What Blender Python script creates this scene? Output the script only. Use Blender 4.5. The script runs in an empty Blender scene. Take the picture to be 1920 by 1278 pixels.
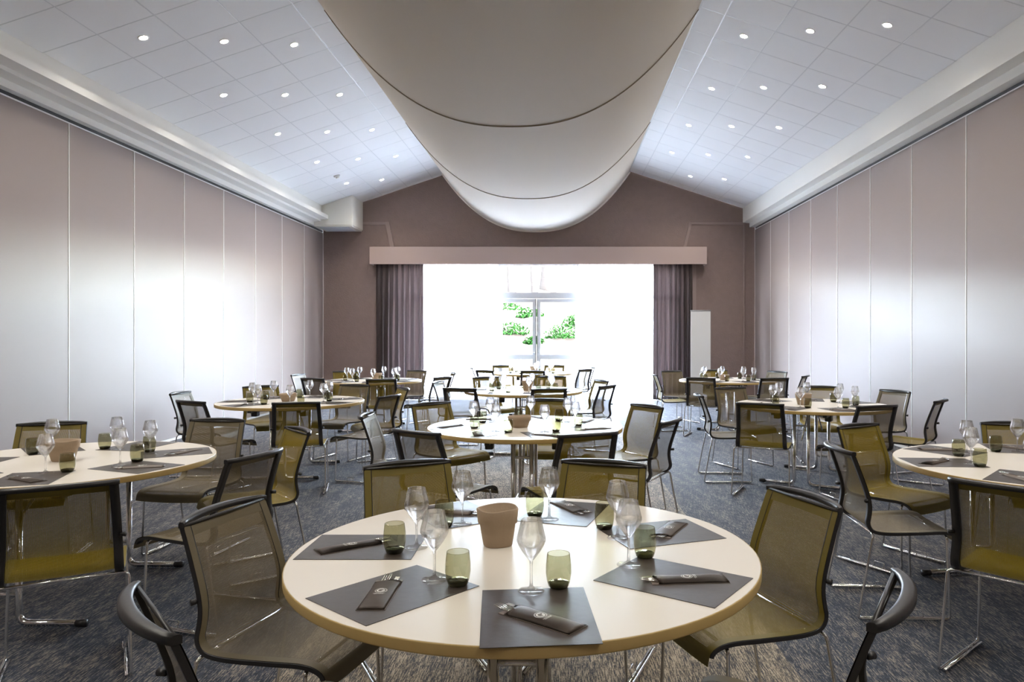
import bpy, bmesh, math, random
from mathutils import Vector, Matrix
random.seed(7)
PI = math.pi
SC = bpy.context.scene
COL = SC.collection

# ------------------------------------------------------------------ camera
cam_d = bpy.data.cameras.new('camera')
cam_d.sensor_width = 36.0
cam_d.lens = 1354.0 / 1920.0 * 36.0
cam_d.shift_x = (960.0 - 1048.0) / 1920.0
cam_d.shift_y = -(639.0 - 628.0) / 1920.0
cam_d.clip_start = 0.05
cam_d.clip_end = 300
cam = bpy.data.objects.new('camera', cam_d)
cam.location = (0, 0, 1.45)
cam.rotation_euler = (PI / 2, 0, 0)
COL.objects.link(cam)
SC.camera = cam

# ------------------------------------------------------------------ world, sun, exposure
SKY_STRENGTH = 12.0
SUN_ENERGY = 3.0
SPOT_W = 17.0
EXPOSURE = 1.44
world = bpy.data.worlds.new('sky')
SC.world = world
world.use_nodes = True
wn = world.node_tree.nodes
wl = world.node_tree.links
sky = wn.new('ShaderNodeTexSky')
sky.sky_type = 'NISHITA'
sky.sun_disc = False
sky.sun_elevation = math.radians(50)
sky.sun_rotation = math.radians(125)
sky.air_density = 1.0
sky.dust_density = 1.0
hs = wn.new('ShaderNodeHueSaturation')
hs.inputs['Saturation'].default_value = 0.62
wl.new(sky.outputs[0], hs.inputs['Color'])
wl.new(hs.outputs[0], wn['Background'].inputs[0])
wn['Background'].inputs[1].default_value = SKY_STRENGTH
sun_d = bpy.data.lights.new('sun', 'SUN')
sun_d.energy = SUN_ENERGY
sun_d.angle = math.radians(1.0)
sun_d.color = (1.0, 0.97, 0.92)
sun = bpy.data.objects.new('sun', sun_d)
sun.rotation_euler = Vector((-0.55, 0.32, -0.77)).to_track_quat('-Z', 'Y').to_euler()   # high sun from the right, along the terrace
sun.location = (10, 10, 20)
COL.objects.link(sun)
por_d = bpy.data.lights.new('window_portal', 'AREA')
por_d.shape = 'RECTANGLE'
por_d.size = 6.4
por_d.size_y = 3.0
por_d.cycles.is_portal = True
por = bpy.data.objects.new('window_portal', por_d)
por.location = (-0.5, 16.72, 1.52)
por.rotation_euler = (-PI / 2, 0, 0)
COL.objects.link(por)
SC.view_settings.view_transform = 'Standard'
SC.view_settings.look = 'None'
SC.view_settings.gamma = 1.0
SC.view_settings.use_curve_mapping = False
SC.view_settings.exposure = EXPOSURE
SC.cycles.transparent_max_bounces = 18
SC.cycles.max_bounces = 12
SC.cycles.diffuse_bounces = 6
SC.cycles.sample_clamp_indirect = 6.0

# ------------------------------------------------------------------ materials
MATS = {}

def newmat(name):
    m = bpy.data.materials.new(name)
    m.use_nodes = True
    MATS[name] = m
    return m, m.node_tree.nodes, m.node_tree.links, m.node_tree.nodes['Principled BSDF']

def plain(name, col, rough=0.5, metal=0.0, spec=0.5, bump=0.0, bscale=200.0, var=0.0, vscale=4.0, sheen=0.0, coords='Object'):
    m, n, l, b = newmat(name)
    b.inputs['Base Color'].default_value = (*col, 1)
    b.inputs['Roughness'].default_value = rough
    b.inputs['Metallic'].default_value = metal
    b.inputs['Specular IOR Level'].default_value = spec
    if sheen:
        b.inputs['Sheen Weight'].default_value = sheen
    if bump or var:
        tc = n.new('ShaderNodeTexCoord')
    if bump:
        nz = n.new('ShaderNodeTexNoise')
        nz.inputs['Scale'].default_value = bscale
        nz.inputs['Detail'].default_value = 3
        l.new(tc.outputs[coords], nz.inputs['Vector'])
        bp = n.new('ShaderNodeBump')
        bp.inputs['Strength'].default_value = bump
        bp.inputs['Distance'].default_value = 0.01
        l.new(nz.outputs['Fac'], bp.inputs['Height'])
        l.new(bp.outputs[0], b.inputs['Normal'])
    if var:
        nz2 = n.new('ShaderNodeTexNoise')
        nz2.inputs['Scale'].default_value = vscale
        nz2.inputs['Detail'].default_value = 4
        l.new(tc.outputs[coords], nz2.inputs['Vector'])
        mx = n.new('ShaderNodeMix')
        mx.data_type = 'RGBA'
        mx.inputs[6].default_value = (*[c * (1 - var) for c in col], 1)
        mx.inputs[7].default_value = (*[min(1, c * (1 + var)) for c in col], 1)
        l.new(nz2.outputs['Fac'], mx.inputs[0])
        l.new(mx.outputs[2], b.inputs['Base Color'])
    return m

def carpet(name, dark, mid, light, lo, hi):
    m, n, l, b = newmat(name)
    tc = n.new('ShaderNodeTexCoord')
    def noise(sx, sy, scale, det=2):
        mp = n.new('ShaderNodeMapping')
        mp.inputs['Scale'].default_value = (sx, sy, 1)
        l.new(tc.outputs['Object'], mp.inputs['Vector'])
        z = n.new('ShaderNodeTexNoise')
        z.inputs['Scale'].default_value = scale
        z.inputs['Detail'].default_value = det
        l.new(mp.outputs[0], z.inputs['Vector'])
        return z.outputs['Fac']
    thread = noise(190, 15, 1.0, 2)
    patch = noise(14, 3.0, 1.0, 3)
    fine = noise(330, 60, 1.0, 1)
    a = n.new('ShaderNodeMath'); a.operation = 'MULTIPLY_ADD'
    l.new(patch, a.inputs[0]); a.inputs[1].default_value = 0.42
    l.new(thread, a.inputs[2])
    a2 = n.new('ShaderNodeMath'); a2.operation = 'MULTIPLY_ADD'
    l.new(fine, a2.inputs[0]); a2.inputs[1].default_value = 0.58
    l.new(a.outputs[0], a2.inputs[2])
    r = n.new('ShaderNodeValToRGB')
    e = r.color_ramp.elements
    e[0].position = lo; e[0].color = (*dark, 1)
    e[1].position = hi; e[1].color = (*light, 1)
    k = r.color_ramp.elements.new((lo + hi) / 2); k.color = (*mid, 1)
    dv = n.new('ShaderNodeMath'); dv.operation = 'MULTIPLY'; dv.inputs[1].default_value = 0.5
    l.new(a2.outputs[0], dv.inputs[0])
    l.new(dv.outputs[0], r.inputs[0])
    l.new(r.outputs[0], b.inputs['Base Color'])
    b.inputs['Roughness'].default_value = 0.75
    b.inputs['Specular IOR Level'].default_value = 0.35
    b.inputs['Sheen Weight'].default_value = 0.06
    b.inputs['Sheen Roughness'].default_value = 0.4
    bp = n.new('ShaderNodeBump'); bp.inputs['Strength'].default_value = 0.5; bp.inputs['Distance'].default_value = 0.006
    l.new(a2.outputs[0], bp.inputs['Height'])
    l.new(bp.outputs[0], b.inputs['Normal'])
    return m

def mesh_fabric(name, col, opacity, pitch):
    # knitted see-through mesh: opaque ribs with open gaps
    m, n, l, b = newmat(name)
    b.inputs['Base Color'].default_value = (*col, 1)
    b.inputs['Roughness'].default_value = 0.55
    b.inputs['Specular IOR Level'].default_value = 0.2
    uv = n.new('ShaderNodeUVMap')
    wv = n.new('ShaderNodeTexWave')
    wv.wave_type = 'BANDS'; wv.bands_direction = 'Y'
    wv.inputs['Scale'].default_value = 0.314 / pitch
    wv2 = n.new('ShaderNodeTexWave')
    wv2.wave_type = 'BANDS'; wv2.bands_direction = 'X'
    wv2.inputs['Scale'].default_value = 0.314 / pitch
    l.new(uv.outputs[0], wv.inputs['Vector'])
    l.new(uv.outputs[0], wv2.inputs['Vector'])
    ad = n.new('ShaderNodeMath'); ad.operation = 'MULTIPLY'
    l.new(wv.outputs['Fac'], ad.inputs[0]); l.new(wv2.outputs['Fac'], ad.inputs[1])
    mr = n.new('ShaderNodeMapRange')
    mr.inputs['To Min'].default_value = min(1, opacity + 0.22)
    mr.inputs['To Max'].default_value = max(0, opacity - 0.55)
    l.new(ad.outputs[0], mr.inputs['Value'])
    l.new(mr.outputs[0], b.inputs['Alpha'])
    return m

def thin_glass(name, tint, spec_boost=1.0, ior=1.45, rough=0.0):
    m, n, l, b = newmat(name)
    n.remove(b)
    tr = n.new('ShaderNodeBsdfTransparent'); tr.inputs[0].default_value = (*tint, 1)
    gl = n.new('ShaderNodeBsdfGlossy'); gl.inputs['Roughness'].default_value = rough
    lw = n.new('ShaderNodeLayerWeight'); lw.inputs['Blend'].default_value = 0.5     # Facing is the same from both sides
    pw = n.new('ShaderNodeMath'); pw.operation = 'POWER'; pw.inputs[1].default_value = 4.0
    l.new(lw.outputs['Facing'], pw.inputs[0])
    f0 = ((ior - 1) / (ior + 1)) ** 2 * spec_boost
    mu = n.new('ShaderNodeMath'); mu.operation = 'MULTIPLY_ADD'; mu.use_clamp = True
    mu.inputs[1].default_value = 0.85; mu.inputs[2].default_value = f0
    l.new(pw.outputs[0], mu.inputs[0])
    mx = n.new('ShaderNodeMixShader')
    l.new(mu.outputs[0], mx.inputs[0]); l.new(tr.outputs[0], mx.inputs[1]); l.new(gl.outputs[0], mx.inputs[2])
    l.new(mx.outputs[0], n['Material Output'].inputs[0])
    return m

def clear_glass(name, k):
    # refracting crystal, partly opened so that the lamps still reach the table through it
    m, n, l, b = newmat(name)
    n.remove(b)
    tr = n.new('ShaderNodeBsdfTransparent')
    gl = n.new('ShaderNodeBsdfGlass'); gl.inputs['IOR'].default_value = 1.5; gl.inputs['Roughness'].default_value = 0.0
    mx = n.new('ShaderNodeMixShader'); mx.inputs[0].default_value = 1 - k
    l.new(tr.outputs[0], mx.inputs[1]); l.new(gl.outputs[0], mx.inputs[2])
    l.new(mx.outputs[0], n['Material Output'].inputs[0])
    return m

def sheer(name, col, transp, transl):
    m, n, l, b = newmat(name)
    n.remove(b)
    tr = n.new('ShaderNodeBsdfTransparent')
    tl = n.new('ShaderNodeBsdfTranslucent'); tl.inputs[0].default_value = (*col, 1)
    df = n.new('ShaderNodeBsdfDiffuse'); df.inputs[0].default_value = (*col, 1)
    m1 = n.new('ShaderNodeMixShader'); m1.inputs[0].default_value = transl
    l.new(df.outputs[0], m1.inputs[1]); l.new(tl.outputs[0], m1.inputs[2])
    m2 = n.new('ShaderNodeMixShader'); m2.inputs[0].default_value = transp
    l.new(m1.outputs[0], m2.inputs[1]); l.new(tr.outputs[0], m2.inputs[2])
    l.new(m2.outputs[0], n['Material Output'].inputs[0])
    return m

def emitter(name, col, strength):
    m, n, l, b = newmat(name)
    b.inputs['Base Color'].default_value = (*col, 1)
    b.inputs['Emission Color'].default_value = (*col, 1)
    b.inputs['Emission Strength'].default_value = strength
    return m

carpet('carpet_blue', (0.008, 0.012, 0.023), (0.029, 0.038, 0.062), (0.24, 0.21, 0.17), 0.44, 0.585)
carpet('carpet_runner', (0.030, 0.033, 0.042), (0.17, 0.145, 0.11), (0.42, 0.355, 0.265), 0.43, 0.575)
plain('panel_mauve', (0.279, 0.2258, 0.2081), 0.44, spec=0.45, bump=0.03, bscale=400)
plain('strip_white', (0.80, 0.79, 0.77), 0.35, metal=0.0)
plain('wall_mauve', (0.246, 0.1773, 0.1544), 0.75, bump=0.6, bscale=45, var=0.10, vscale=9)
plain('moulding_lit_mauve', (0.30, 0.222, 0.195), 0.6)  # wall mauve lightened, so the colour stands in for light on the moulding edges
plain('pelmet_mauve', (0.4408, 0.3359, 0.2991), 0.6, bump=0.05, bscale=200)
plain('cornice_white', (0.86, 0.85, 0.80), 0.5)
plain('tile_white', (0.90, 0.905, 0.91), 0.8, bump=0.08, bscale=500)
plain('grid_white', (0.74, 0.75, 0.76), 0.4)
plain('ceiling_paint', (0.78, 0.78, 0.78), 0.8)
plain('track_black', (0.012, 0.012, 0.013), 0.4)
plain('canvas', (0.90, 0.845, 0.765), 0.7, bump=0.05, bscale=3)
plain('canvas_seam', (0.30, 0.25, 0.17), 0.7)
plain('curtain_mauve', (0.1054, 0.078, 0.07378), 0.8, sheen=0.2)
sheer('sheer_white', (0.95, 0.95, 0.95), 0.30, 0.75)
plain('window_alu', (0.70, 0.72, 0.74), 0.35)
thin_glass('pane_glass', (0.96, 0.97, 0.97), 1.0, 1.45)
plain('unit_white', (0.80, 0.79, 0.73), 0.45)
plain('unit_grey', (0.72, 0.76, 0.80), 0.4)
plain('banner_white', (0.816, 0.816, 0.7956), 0.5)
plain('banner_grey', (0.5, 0.5, 0.5), 0.3, metal=0.8)
plain('laminate', (0.744, 0.6929, 0.6138), 0.33, spec=0.45)
plain('edge_laminate', (0.528, 0.3784, 0.1496), 0.42)
plain('chrome', (0.80, 0.80, 0.80), 0.09, metal=1.0)
plain('black_plastic', (0.018, 0.018, 0.020), 0.38)
plain('rail_black', (0.022, 0.021, 0.022), 0.36)
plain('steel_dark', (0.06, 0.06, 0.065), 0.4, metal=0.6)
OLIVE = (0.225, 0.162, 0.009)
TAUPE = (0.19, 0.152, 0.088)
mesh_fabric('mesh_M', OLIVE, 0.72, 0.0042)
mesh_fabric('mesh_G', TAUPE, 0.66, 0.0042)
plain('hem_M', (0.165, 0.125, 0.010), 0.6)
plain('hem_G', (0.1445, 0.1173, 0.06375), 0.6)
plain('mat_dark', (0.0561, 0.04505, 0.03995), 0.38, bump=0.15, bscale=12)
plain('sleeve_dark', (0.1485, 0.1168, 0.09702), 0.45)
plain('print_white', (0.80, 0.78, 0.74), 0.6)
plain('cutlery', (0.82, 0.80, 0.76), 0.16, metal=1.0)
clear_glass('wine_glass', 0.58)
thin_glass('tumbler_glass', (0.64, 0.63, 0.49), 1.4, 1.45)
thin_glass('tumbler_base', (0.20, 0.195, 0.13), 1.0, 1.45)
plain('kraft', (0.37, 0.275, 0.185), 0.75, bump=0.2, bscale=30)
plain('lamp_ring', (0.85, 0.85, 0.85), 0.3)
emitter('lamp_lens', (1.0, 0.93, 0.82), 60.0)
plain('terrace', (0.70, 0.69, 0.66), 0.8, var=0.1, vscale=3)
plain('slope_earth', (0.085, 0.067, 0.056), 0.95, spec=0.0, var=0.35, vscale=1.5)
plain('leaf', (0.0095, 0.031, 0.0065), 0.9, spec=0.0, var=0.5, vscale=2.0)
plain('bark', (0.019, 0.016, 0.014), 0.95, spec=0.0, var=0.3, vscale=6)

# ------------------------------------------------------------------ helpers
def to_mesh(name, bm, mats, smooth=False):
    me = bpy.data.meshes.new(name)
    bm.normal_update()
    bm.to_mesh(me)
    bm.free()
    for mt in (mats if isinstance(mats, (list, tuple)) else [mats]):
        me.materials.append(MATS[mt])
    if smooth:
        for p in me.polygons:
            p.use_smooth = True
    return me

def link(name, me, parent=None, loc=(0, 0, 0), rot=(0, 0, 0)):
    o = bpy.data.objects.new(name, me)
    COL.objects.link(o)
    o.location = loc
    o.rotation_euler = rot
    if parent is not None:
        o.parent = parent
    return o

def thing(name, label, cat, loc=(0, 0, 0), rz=0.0, group=None):
    o = link(name, None, None, loc, (0, 0, rz))
    o.empty_display_size = 0.1
    o['label'] = label; o['category'] = cat
    if group: o['group'] = group
    return o

def tag(o, label, cat, group=None):
    o['label'] = label; o['category'] = cat
    if group: o['group'] = group
    return o

def struct(o, label=None):
    o['kind'] = 'structure'
    if label: o['label'] = label
    return o

def add_box(bm, x0, x1, y0, y1, z0, z1, bevel=0.0, mi=0):
    vs = [bm.verts.new((x, y, z)) for z in (z0, z1) for y in (y0, y1) for x in (x0, x1)]
    fs = []
    for q in ((0, 2, 3, 1), (4, 5, 7, 6), (0, 1, 5, 4), (2, 6, 7, 3), (0, 4, 6, 2), (1, 3, 7, 5)):
        f = bm.faces.new([vs[i] for i in q]); f.material_index = mi; fs.append(f)
    if bevel:
        es = set(e for f in fs for e in f.edges)
        bmesh.ops.bevel(bm, geom=list(es), offset=bevel, segments=2, affect='EDGES', profile=0.5)
    return bm

def box_mesh(name, x0, x1, y0, y1, z0, z1, mat, bevel=0.0):
    bm = bmesh.new(); add_box(bm, x0, x1, y0, y1, z0, z1, bevel)
    return to_mesh(name, bm, mat)

def add_prism_y(bm, pts, y0, y1, mi=0):
    """polygon in (x, z) extruded along y"""
    a = [bm.verts.new((p[0], y0, p[1])) for p in pts]
    b = [bm.verts.new((p[0], y1, p[1])) for p in pts]
    n = len(pts)
    bm.faces.new(a).material_index = mi
    bm.faces.new(b[::-1]).material_index = mi
    for i in range(n):
        bm.faces.new((a[i], b[i], b[(i + 1) % n], a[(i + 1) % n])).material_index = mi
    bmesh.ops.recalc_face_normals(bm, faces=bm.faces[:])

def add_lathe(bm, prof, seg=24, close_bottom=True, close_top=False, mi=0, loc=(0, 0, 0)):
    rings = []
    for r, z in prof:
        rings.append([bm.verts.new((loc[0] + r * math.cos(2 * PI * i / seg), loc[1] + r * math.sin(2 * PI * i / seg), loc[2] + z)) for i in range(seg)])
    for a, b in zip(rings, rings[1:]):
        for i in range(seg):
            f = bm.faces.new((a[i], a[(i + 1) % seg], b[(i + 1) % seg], b[i])); f.material_index = mi; f.smooth = True
    if close_bottom:
        bm.faces.new(rings[0][::-1]).material_index = mi
    if close_top:
        bm.faces.new(rings[-1]).material_index = mi

def frames(path, closed=False):
    out = []
    n = len(path)
    up = None
    for i, p in enumerate(path):
        if closed:
            t = (path[(i + 1) % n] - path[i - 1]).normalized()
        else:
            t = (path[min(i + 1, n - 1)] - path[max(i - 1, 0)]).normalized()
        if up is None:
            up = Vector((0, 0, 1)) if abs(t.z) < 0.9 else Vector((1, 0, 0))
        s = t.cross(up).normalized()
        up = s.cross(t).normalized()
        out.append((p, s, up))
    return out

def add_tube(bm, path, r, seg=8, closed=False, mi=0, rx=None):
    path = [Vector(p) for p in path]
    rings = []
    for i, (p, s, u) in enumerate(frames(path, closed)):
        rr = r[i] if isinstance(r, (list, tuple)) else r
        ru = rx if rx else rr
        rings.append([bm.verts.new(p + s * (rr * math.cos(2 * PI * k / seg)) + u * (ru * math.sin(2 * PI * k / seg))) for k in range(seg)])
    pairs = list(zip(rings, rings[1:]))
    if closed: pairs.append((rings[-1], rings[0]))
    for a, b in pairs:
        for k in range(seg):
            f = bm.faces.new((a[k], a[(k + 1) % seg], b[(k + 1) % seg], b[k])); f.smooth = True; f.material_index = mi
    if not closed:
        bm.faces.new(rings[0][::-1]).material_index = mi
        bm.faces.new(rings[-1]).material_index = mi

def fillet(pts, rad, n=4):
    """round the corners of a polyline"""
    pts = [Vector(p) for p in pts]
    out = [pts[0]]
    for a, b, c in zip(pts, pts[1:], pts[2:]):
        d1 = (a - b); d2 = (c - b)
        k = min(rad, d1.length * 0.45, d2.length * 0.45)
        p0 = b + d1.normalized() * k; p1 = b + d2.normalized() * k
        for i in range(n + 1):
            t = i / n
            out.append(p0 * (1 - t) ** 2 + b * 2 * t * (1 - t) + p1 * t * t)
    out.append(pts[-1])
    return out

def spline(pts, n):
    """Catmull-Rom samples through 2-D points"""
    P = [Vector(p) for p in pts]
    P = [P[0] * 2 - P[1]] + P + [P[-1] * 2 - P[-2]]
    res = []
    segs = len(P) - 3
    for k in range(n + 1):
        u = k / n * segs
        i = min(int(u), segs - 1); t = u - i
        a, b, c, d = P[i:i + 4]
        res.append(0.5 * ((2 * b) + (c - a) * t + (2 * a - 5 * b + 4 * c - d) * t * t + (3 * b - a - 3 * c + d) * t ** 3))
    return res

# ------------------------------------------------------------------ room dimensions
XL, XR, YE, YF = -5.32, 4.42, 16.3, -3.6
RIDGE = (-0.414, 5.807); EL = (-5.09, 4.226); ER = (4.15, 4.31)
SL = (RIDGE[1] - EL[1]) / (RIDGE[0] - EL[0]); SR = (RIDGE[1] - ER[1]) / (ER[0] - RIDGE[0])
def roof(x):
    return RIDGE[1] + SL * (x - RIDGE[0]) if x < RIDGE[0] else RIDGE[1] - SR * (x - RIDGE[0])

# floor
bm = bmesh.new(); add_box(bm, XL - 0.1, XR + 0.1, YF - 0.1, YE + 0.35, -0.12, 0.0)
struct(link('floor', to_mesh('floor', bm, 'carpet_blue')), 'dark blue carpet with beige streaks')
bm = bmesh.new(); add_box(bm, -1.20, 1.02, YF, 13.2, 0.0, 0.003)
struct(link('floor_runner', to_mesh('floor_runner', bm, 'carpet_runner')), 'beige flecked carpet band down the middle of the room')

# side walls built of folding partition panels
def side_wall(name, xw, sgn, ztop, label):
    bm = bmesh.new()
    xa, xb = (xw - 0.25, xw - 0.045) if sgn > 0 else (xw + 0.045, xw + 0.25)
    add_box(bm, xa, xb, YF - 0.1, YE + 0.3, 0, 4.6)
    w = struct(link(name, to_mesh(name, bm, 'ceiling_paint')), label)
    seams = [YE] + [15.08 - 1.207 * k for k in range(16)]
    # sgn > 0: visible face points to +x
    f = xw; bk = xw - 0.04 * sgn
    pm = None; em = None
    for y1, y0 in zip(seams, seams[1:]):
        wdt = y1 - y0
        if pm is None or abs(wdt - 1.207) > 0.01:
            me = box_mesh('panel', min(f, bk), max(f, bk), -wdt / 2 + 0.008, wdt / 2 - 0.008, 0.035, ztop, 'panel_mauve', 0.003)
            if abs(wdt - 1.207) <= 0.01: pm = me
        else:
            me = pm
        link('panel', me, w, (0, (y0 + y1) / 2, 0))
    em = box_mesh('edge_strip', min(f + 0.004 * sgn, bk), max(f + 0.004 * sgn, bk), -0.006, 0.006, 0.03, ztop, 'strip_white')
    for y in seams[:-1]:
        link('edge_strip', em, w, (0, y - (0.012 if y == YE else 0), 0))
    link('top_strip', box_mesh('top_strip', min(f + 0.004 * sgn, bk), max(f + 0.004 * sgn, bk), YF, YE - 0.01, ztop, ztop + 0.014, 'strip_white'), w)
    link('top_track', box_mesh('top_track', min(f - 0.01 * sgn, bk), max(f - 0.01 * sgn, bk), YF, YE - 0.01, ztop + 0.014, ztop + 0.06, 'track_black'), w)
    return w
wl_ = side_wall('wall_left', XL, 1, 3.745, 'mauve folding partition wall of tall panels')
wr_ = side_wall('wall_right', XR, -1, 3.825, 'mauve folding partition wall of tall panels')
for nm, xw, s in (('baseboard_left', XL, 1), ('baseboard_right', XR, -1)):
    struct(link(nm, box_mesh(nm, min(xw - 0.04 * s, xw + 0.006 * s), max(xw - 0.04 * s, xw + 0.006 * s), YF, YE - 0.01, 0.001, 0.034, 'strip_white')))

# cornices along the side walls
bm = bmesh.new()
add_prism_y(bm, [(4.15, 4.36), (4.15, 3.985), (4.30, 3.975), (4.30, 3.88), (4.46, 3.88), (4.46, 4.36)], YF, YE)
tr1 = struct(link('trim_1', to_mesh('trim_1', bm, 'cornice_white')), 'cream stepped cornice beam above the right partition')
bm = bmesh.new()
add_prism_y(bm, [(-5.09, 4.28), (-5.09, 4.03), (-4.94, 4.015), (-4.94, 3.935), (-5.10, 3.925), (-5.10, 3.885), (-5.245, 3.875), (-5.245, 3.80), (-5.365, 3.80), (-5.365, 4.28)], YF, 15.47)
struct(link('trim_2', to_mesh('trim_2', bm, 'cornice_white')), 'cream stepped cornice beam above the left partition')

# end wall with a wide opening
OX0, OX1, OZ = -3.75, 2.70, 3.08
bm = bmesh.new()
add_prism_y(bm, [(XL, 0), (OX0, 0), (OX0, OZ), (OX0, roof(OX0)), (XL, roof(XL))], YE, YE + 0.3)
add_prism_y(bm, [(OX1, 0), (XR, 0), (XR, roof(XR)), (OX1, roof(OX1)), (OX1, OZ)], YE, YE + 0.3)
add_prism_y(bm, [(OX0, OZ), (OX1, OZ), (OX1, roof(OX1)), (RIDGE[0], RIDGE[1]), (OX0, roof(OX0))], YE, YE + 0.3)
wb = struct(link('wall_back', to_mesh('wall_back', bm, 'wall_mauve')), 'dark mauve textured gable wall around the glazed door')
# moulding strips on the end wall
def strip(name, p, q, w, parent, t=0.025):
    a = Vector((p[0], 0, p[1])); b = Vector((q[0], 0, q[1]))
    d = (b - a).normalized(); s = Vector((-d.z, 0, d.x)) * w / 2
    bm = bmesh.new()
    add_prism_y(bm, [((a + s).x, (a + s).z), ((b + s).x, (b + s).z), ((b - s).x, (b - s).z), ((a - s).x, (a - s).z)], YE - t, YE + 0.005)
    return link(name, to_mesh(name, bm, 'moulding_lit_mauve'), parent)
strip('moulding', (-4.42, 3.97), (-3.855, 3.97), 0.06, wb)
strip('moulding', (-3.875, 4.0), (-3.75, 3.40), 0.09, wb, 0.035)
strip('moulding', (2.96, 3.97), (4.16, 3.97), 0.05, wb)
strip('moulding', (2.97, 3.99), (2.83, 3.40), 0.06, wb, 0.035)
strip('moulding', (4.17, 3.98), (4.17, 0.0), 0.03, wb)
strip('moulding', (3.04, 3.05), (3.04, 0.0), 0.10, wb, 0.04)

# wall behind the camera
bm = bmesh.new()
add_prism_y(bm, [(XL - 0.2, 0), (XR + 0.2, 0), (XR + 0.2, roof(XR)), (RIDGE[0], RIDGE[1] + 0.02), (XL - 0.2, roof(XL))], YF - 0.25, YF)
struct(link('wall_front', to_mesh('wall_front', bm, 'panel_mauve')), 'plain mauve wall behind the viewer')

# ceiling: two slopes, tiles hung below
bm = bmesh.new()
lift = 0.03
pts = [(XL - 0.25, roof(XL - 0.25) + lift), RIDGE and (RIDGE[0], RIDGE[1] + lift), (XR + 0.25, roof(XR + 0.25) + lift),
       (XR + 0.25, roof(XR + 0.25) + 0.2), (RIDGE[0], RIDGE[1] + 0.2), (XL - 0.25, roof(XL - 0.25) + 0.2)]
add_prism_y(bm, pts, YF - 0.25, YE + 0.3)
ceil = struct(link('ceiling', to_mesh('ceiling', bm, 'ceiling_paint')), 'sloping white suspended tile ceiling')
tiles = {}
def tile_mesh(wx, wy):
    key = (round(wx, 3), round(wy, 3))
    if key not in tiles:
        bm = bmesh.new()
        g = 0.007
        add_box(bm, -wx / 2 + g, wx / 2 - g, -wy / 2 + g, wy / 2 - g, 0.0, 0.015, 0.002)
        tiles[key] = to_mesh('ceiling_tile', bm, 'tile_white')
    return tiles[key]
def slope_side(xs, ylines, left):
    th = -math.atan(SL) if left else math.atan(SR)
    c = math.cos(th)
    for xa, xb in zip(xs, xs[1:]):
        xm = (xa + xb) / 2; wx = abs(xb - xa) / c
        for ya, yb in zip(ylines, ylines[1:]):
            link('ceiling_tile', tile_mesh(wx, yb - ya), ceil, (xm, (ya + yb) / 2, roof(xm)), (0, th, 0))
    ln = abs(xs[-1] - xs[0]) / c
    xm = (xs[0] + xs[-1]) / 2
    cross = box_mesh('grid_rail', -ln / 2, ln / 2, -0.0065, 0.0065, 0.002, 0.014, 'grid_white')
    for y in ylines[1:-1]:
        link('grid_rail', cross, ceil, (xm, y, roof(xm)), (0, th, 0))
    yl = ylines[-1] - ylines[0]
    runn = box_mesh('grid_rail', -0.0065, 0.0065, -yl / 2, yl / 2, 0.0015, 0.013, 'grid_white')
    for x in xs[1:]:
        link('grid_rail', runn, ceil, (x, (ylines[0] + ylines[-1]) / 2, roof(x)), (0, th, 0))
yr = [6.94 + 0.6 * n for n in range(-5, 16)] + [YE]
yl_ = [7.11 + 0.6 * n for n in range(-5, 16)] + [YE]
slope_side([4.15, 3.58, 3.011, 2.442, 1.873, 1.304], yr, False)
slope_side([-5.09, -4.55, -3.985, -3.415, -2.845, -2.275], yl_, True)

# ------------------------------------------------------------------ downlights
bm = bmesh.new()
add_lathe(bm, [(0.040, -0.002), (0.052, -0.006), (0.054, 0.0), (0.054, 0.004)], 20, False, False)
ring_me = to_mesh('ring', bm, 'lamp_ring', True)
bm = bmesh.new()
add_lathe(bm, [(0.0405, 0.002), (0.030, -0.006), (0.012, -0.010), (0.001, -0.011)], 16, False, True)
lens_me = to_mesh('lens', bm, 'lamp_lens', True)
spot_d = bpy.data.lights.new('downlight_beam', 'SPOT')
spot_d.energy = SPOT_W
spot_d.spot_size = math.radians(130)
spot_d.spot_blend = 0.7
spot_d.shadow_soft_size = 0.05
spot_d.color = (1.0, 0.94, 0.84)
rown = ['first', 'second', 'third', 'fourth', 'fifth']
def downlight(x, y, left, i, k):
    th = -math.atan(SL) if left else math.atan(SR)
    side = 'left' if left else 'right'
    pos = ['outer', 'middle', 'inner'][i]
    if 0 <= k < 5:
        lab = '%s recessed spotlight of the %s row from the camera, %s ceiling slope' % (pos, rown[k], side)
        g = None
    else:
        lab = 'recessed spotlight in the %s ceiling slope outside the picture' % side
        g = 'spotlights outside the picture, %s slope' % side
    z = roof(x)
    t = thing('downlight', lab, 'spotlight', (x, y, z), 0, g)
    t.rotation_euler = (0, th, 0)
    link('ring', ring_me, t, (0, 0, -0.001)); link('lens', lens_me, t, (0, 0, -0.001))
    s = bpy.data.objects.new('downlight_beam', spot_d); COL.objects.link(s)
    s.location = (x, y, z - 0.03)
for k in range(-5, 5):
    for i in range(3):
        if k == 4 and i == 2: continue
        downlight(-4.27 + 0.568 * i, 7.42 + 0.565 * i + 1.775 * k, True, i, k)
        downlight(3.32 - 0.574 * i, 7.30 + 0.59 * i + 1.80 * k, False, i, k)
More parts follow.
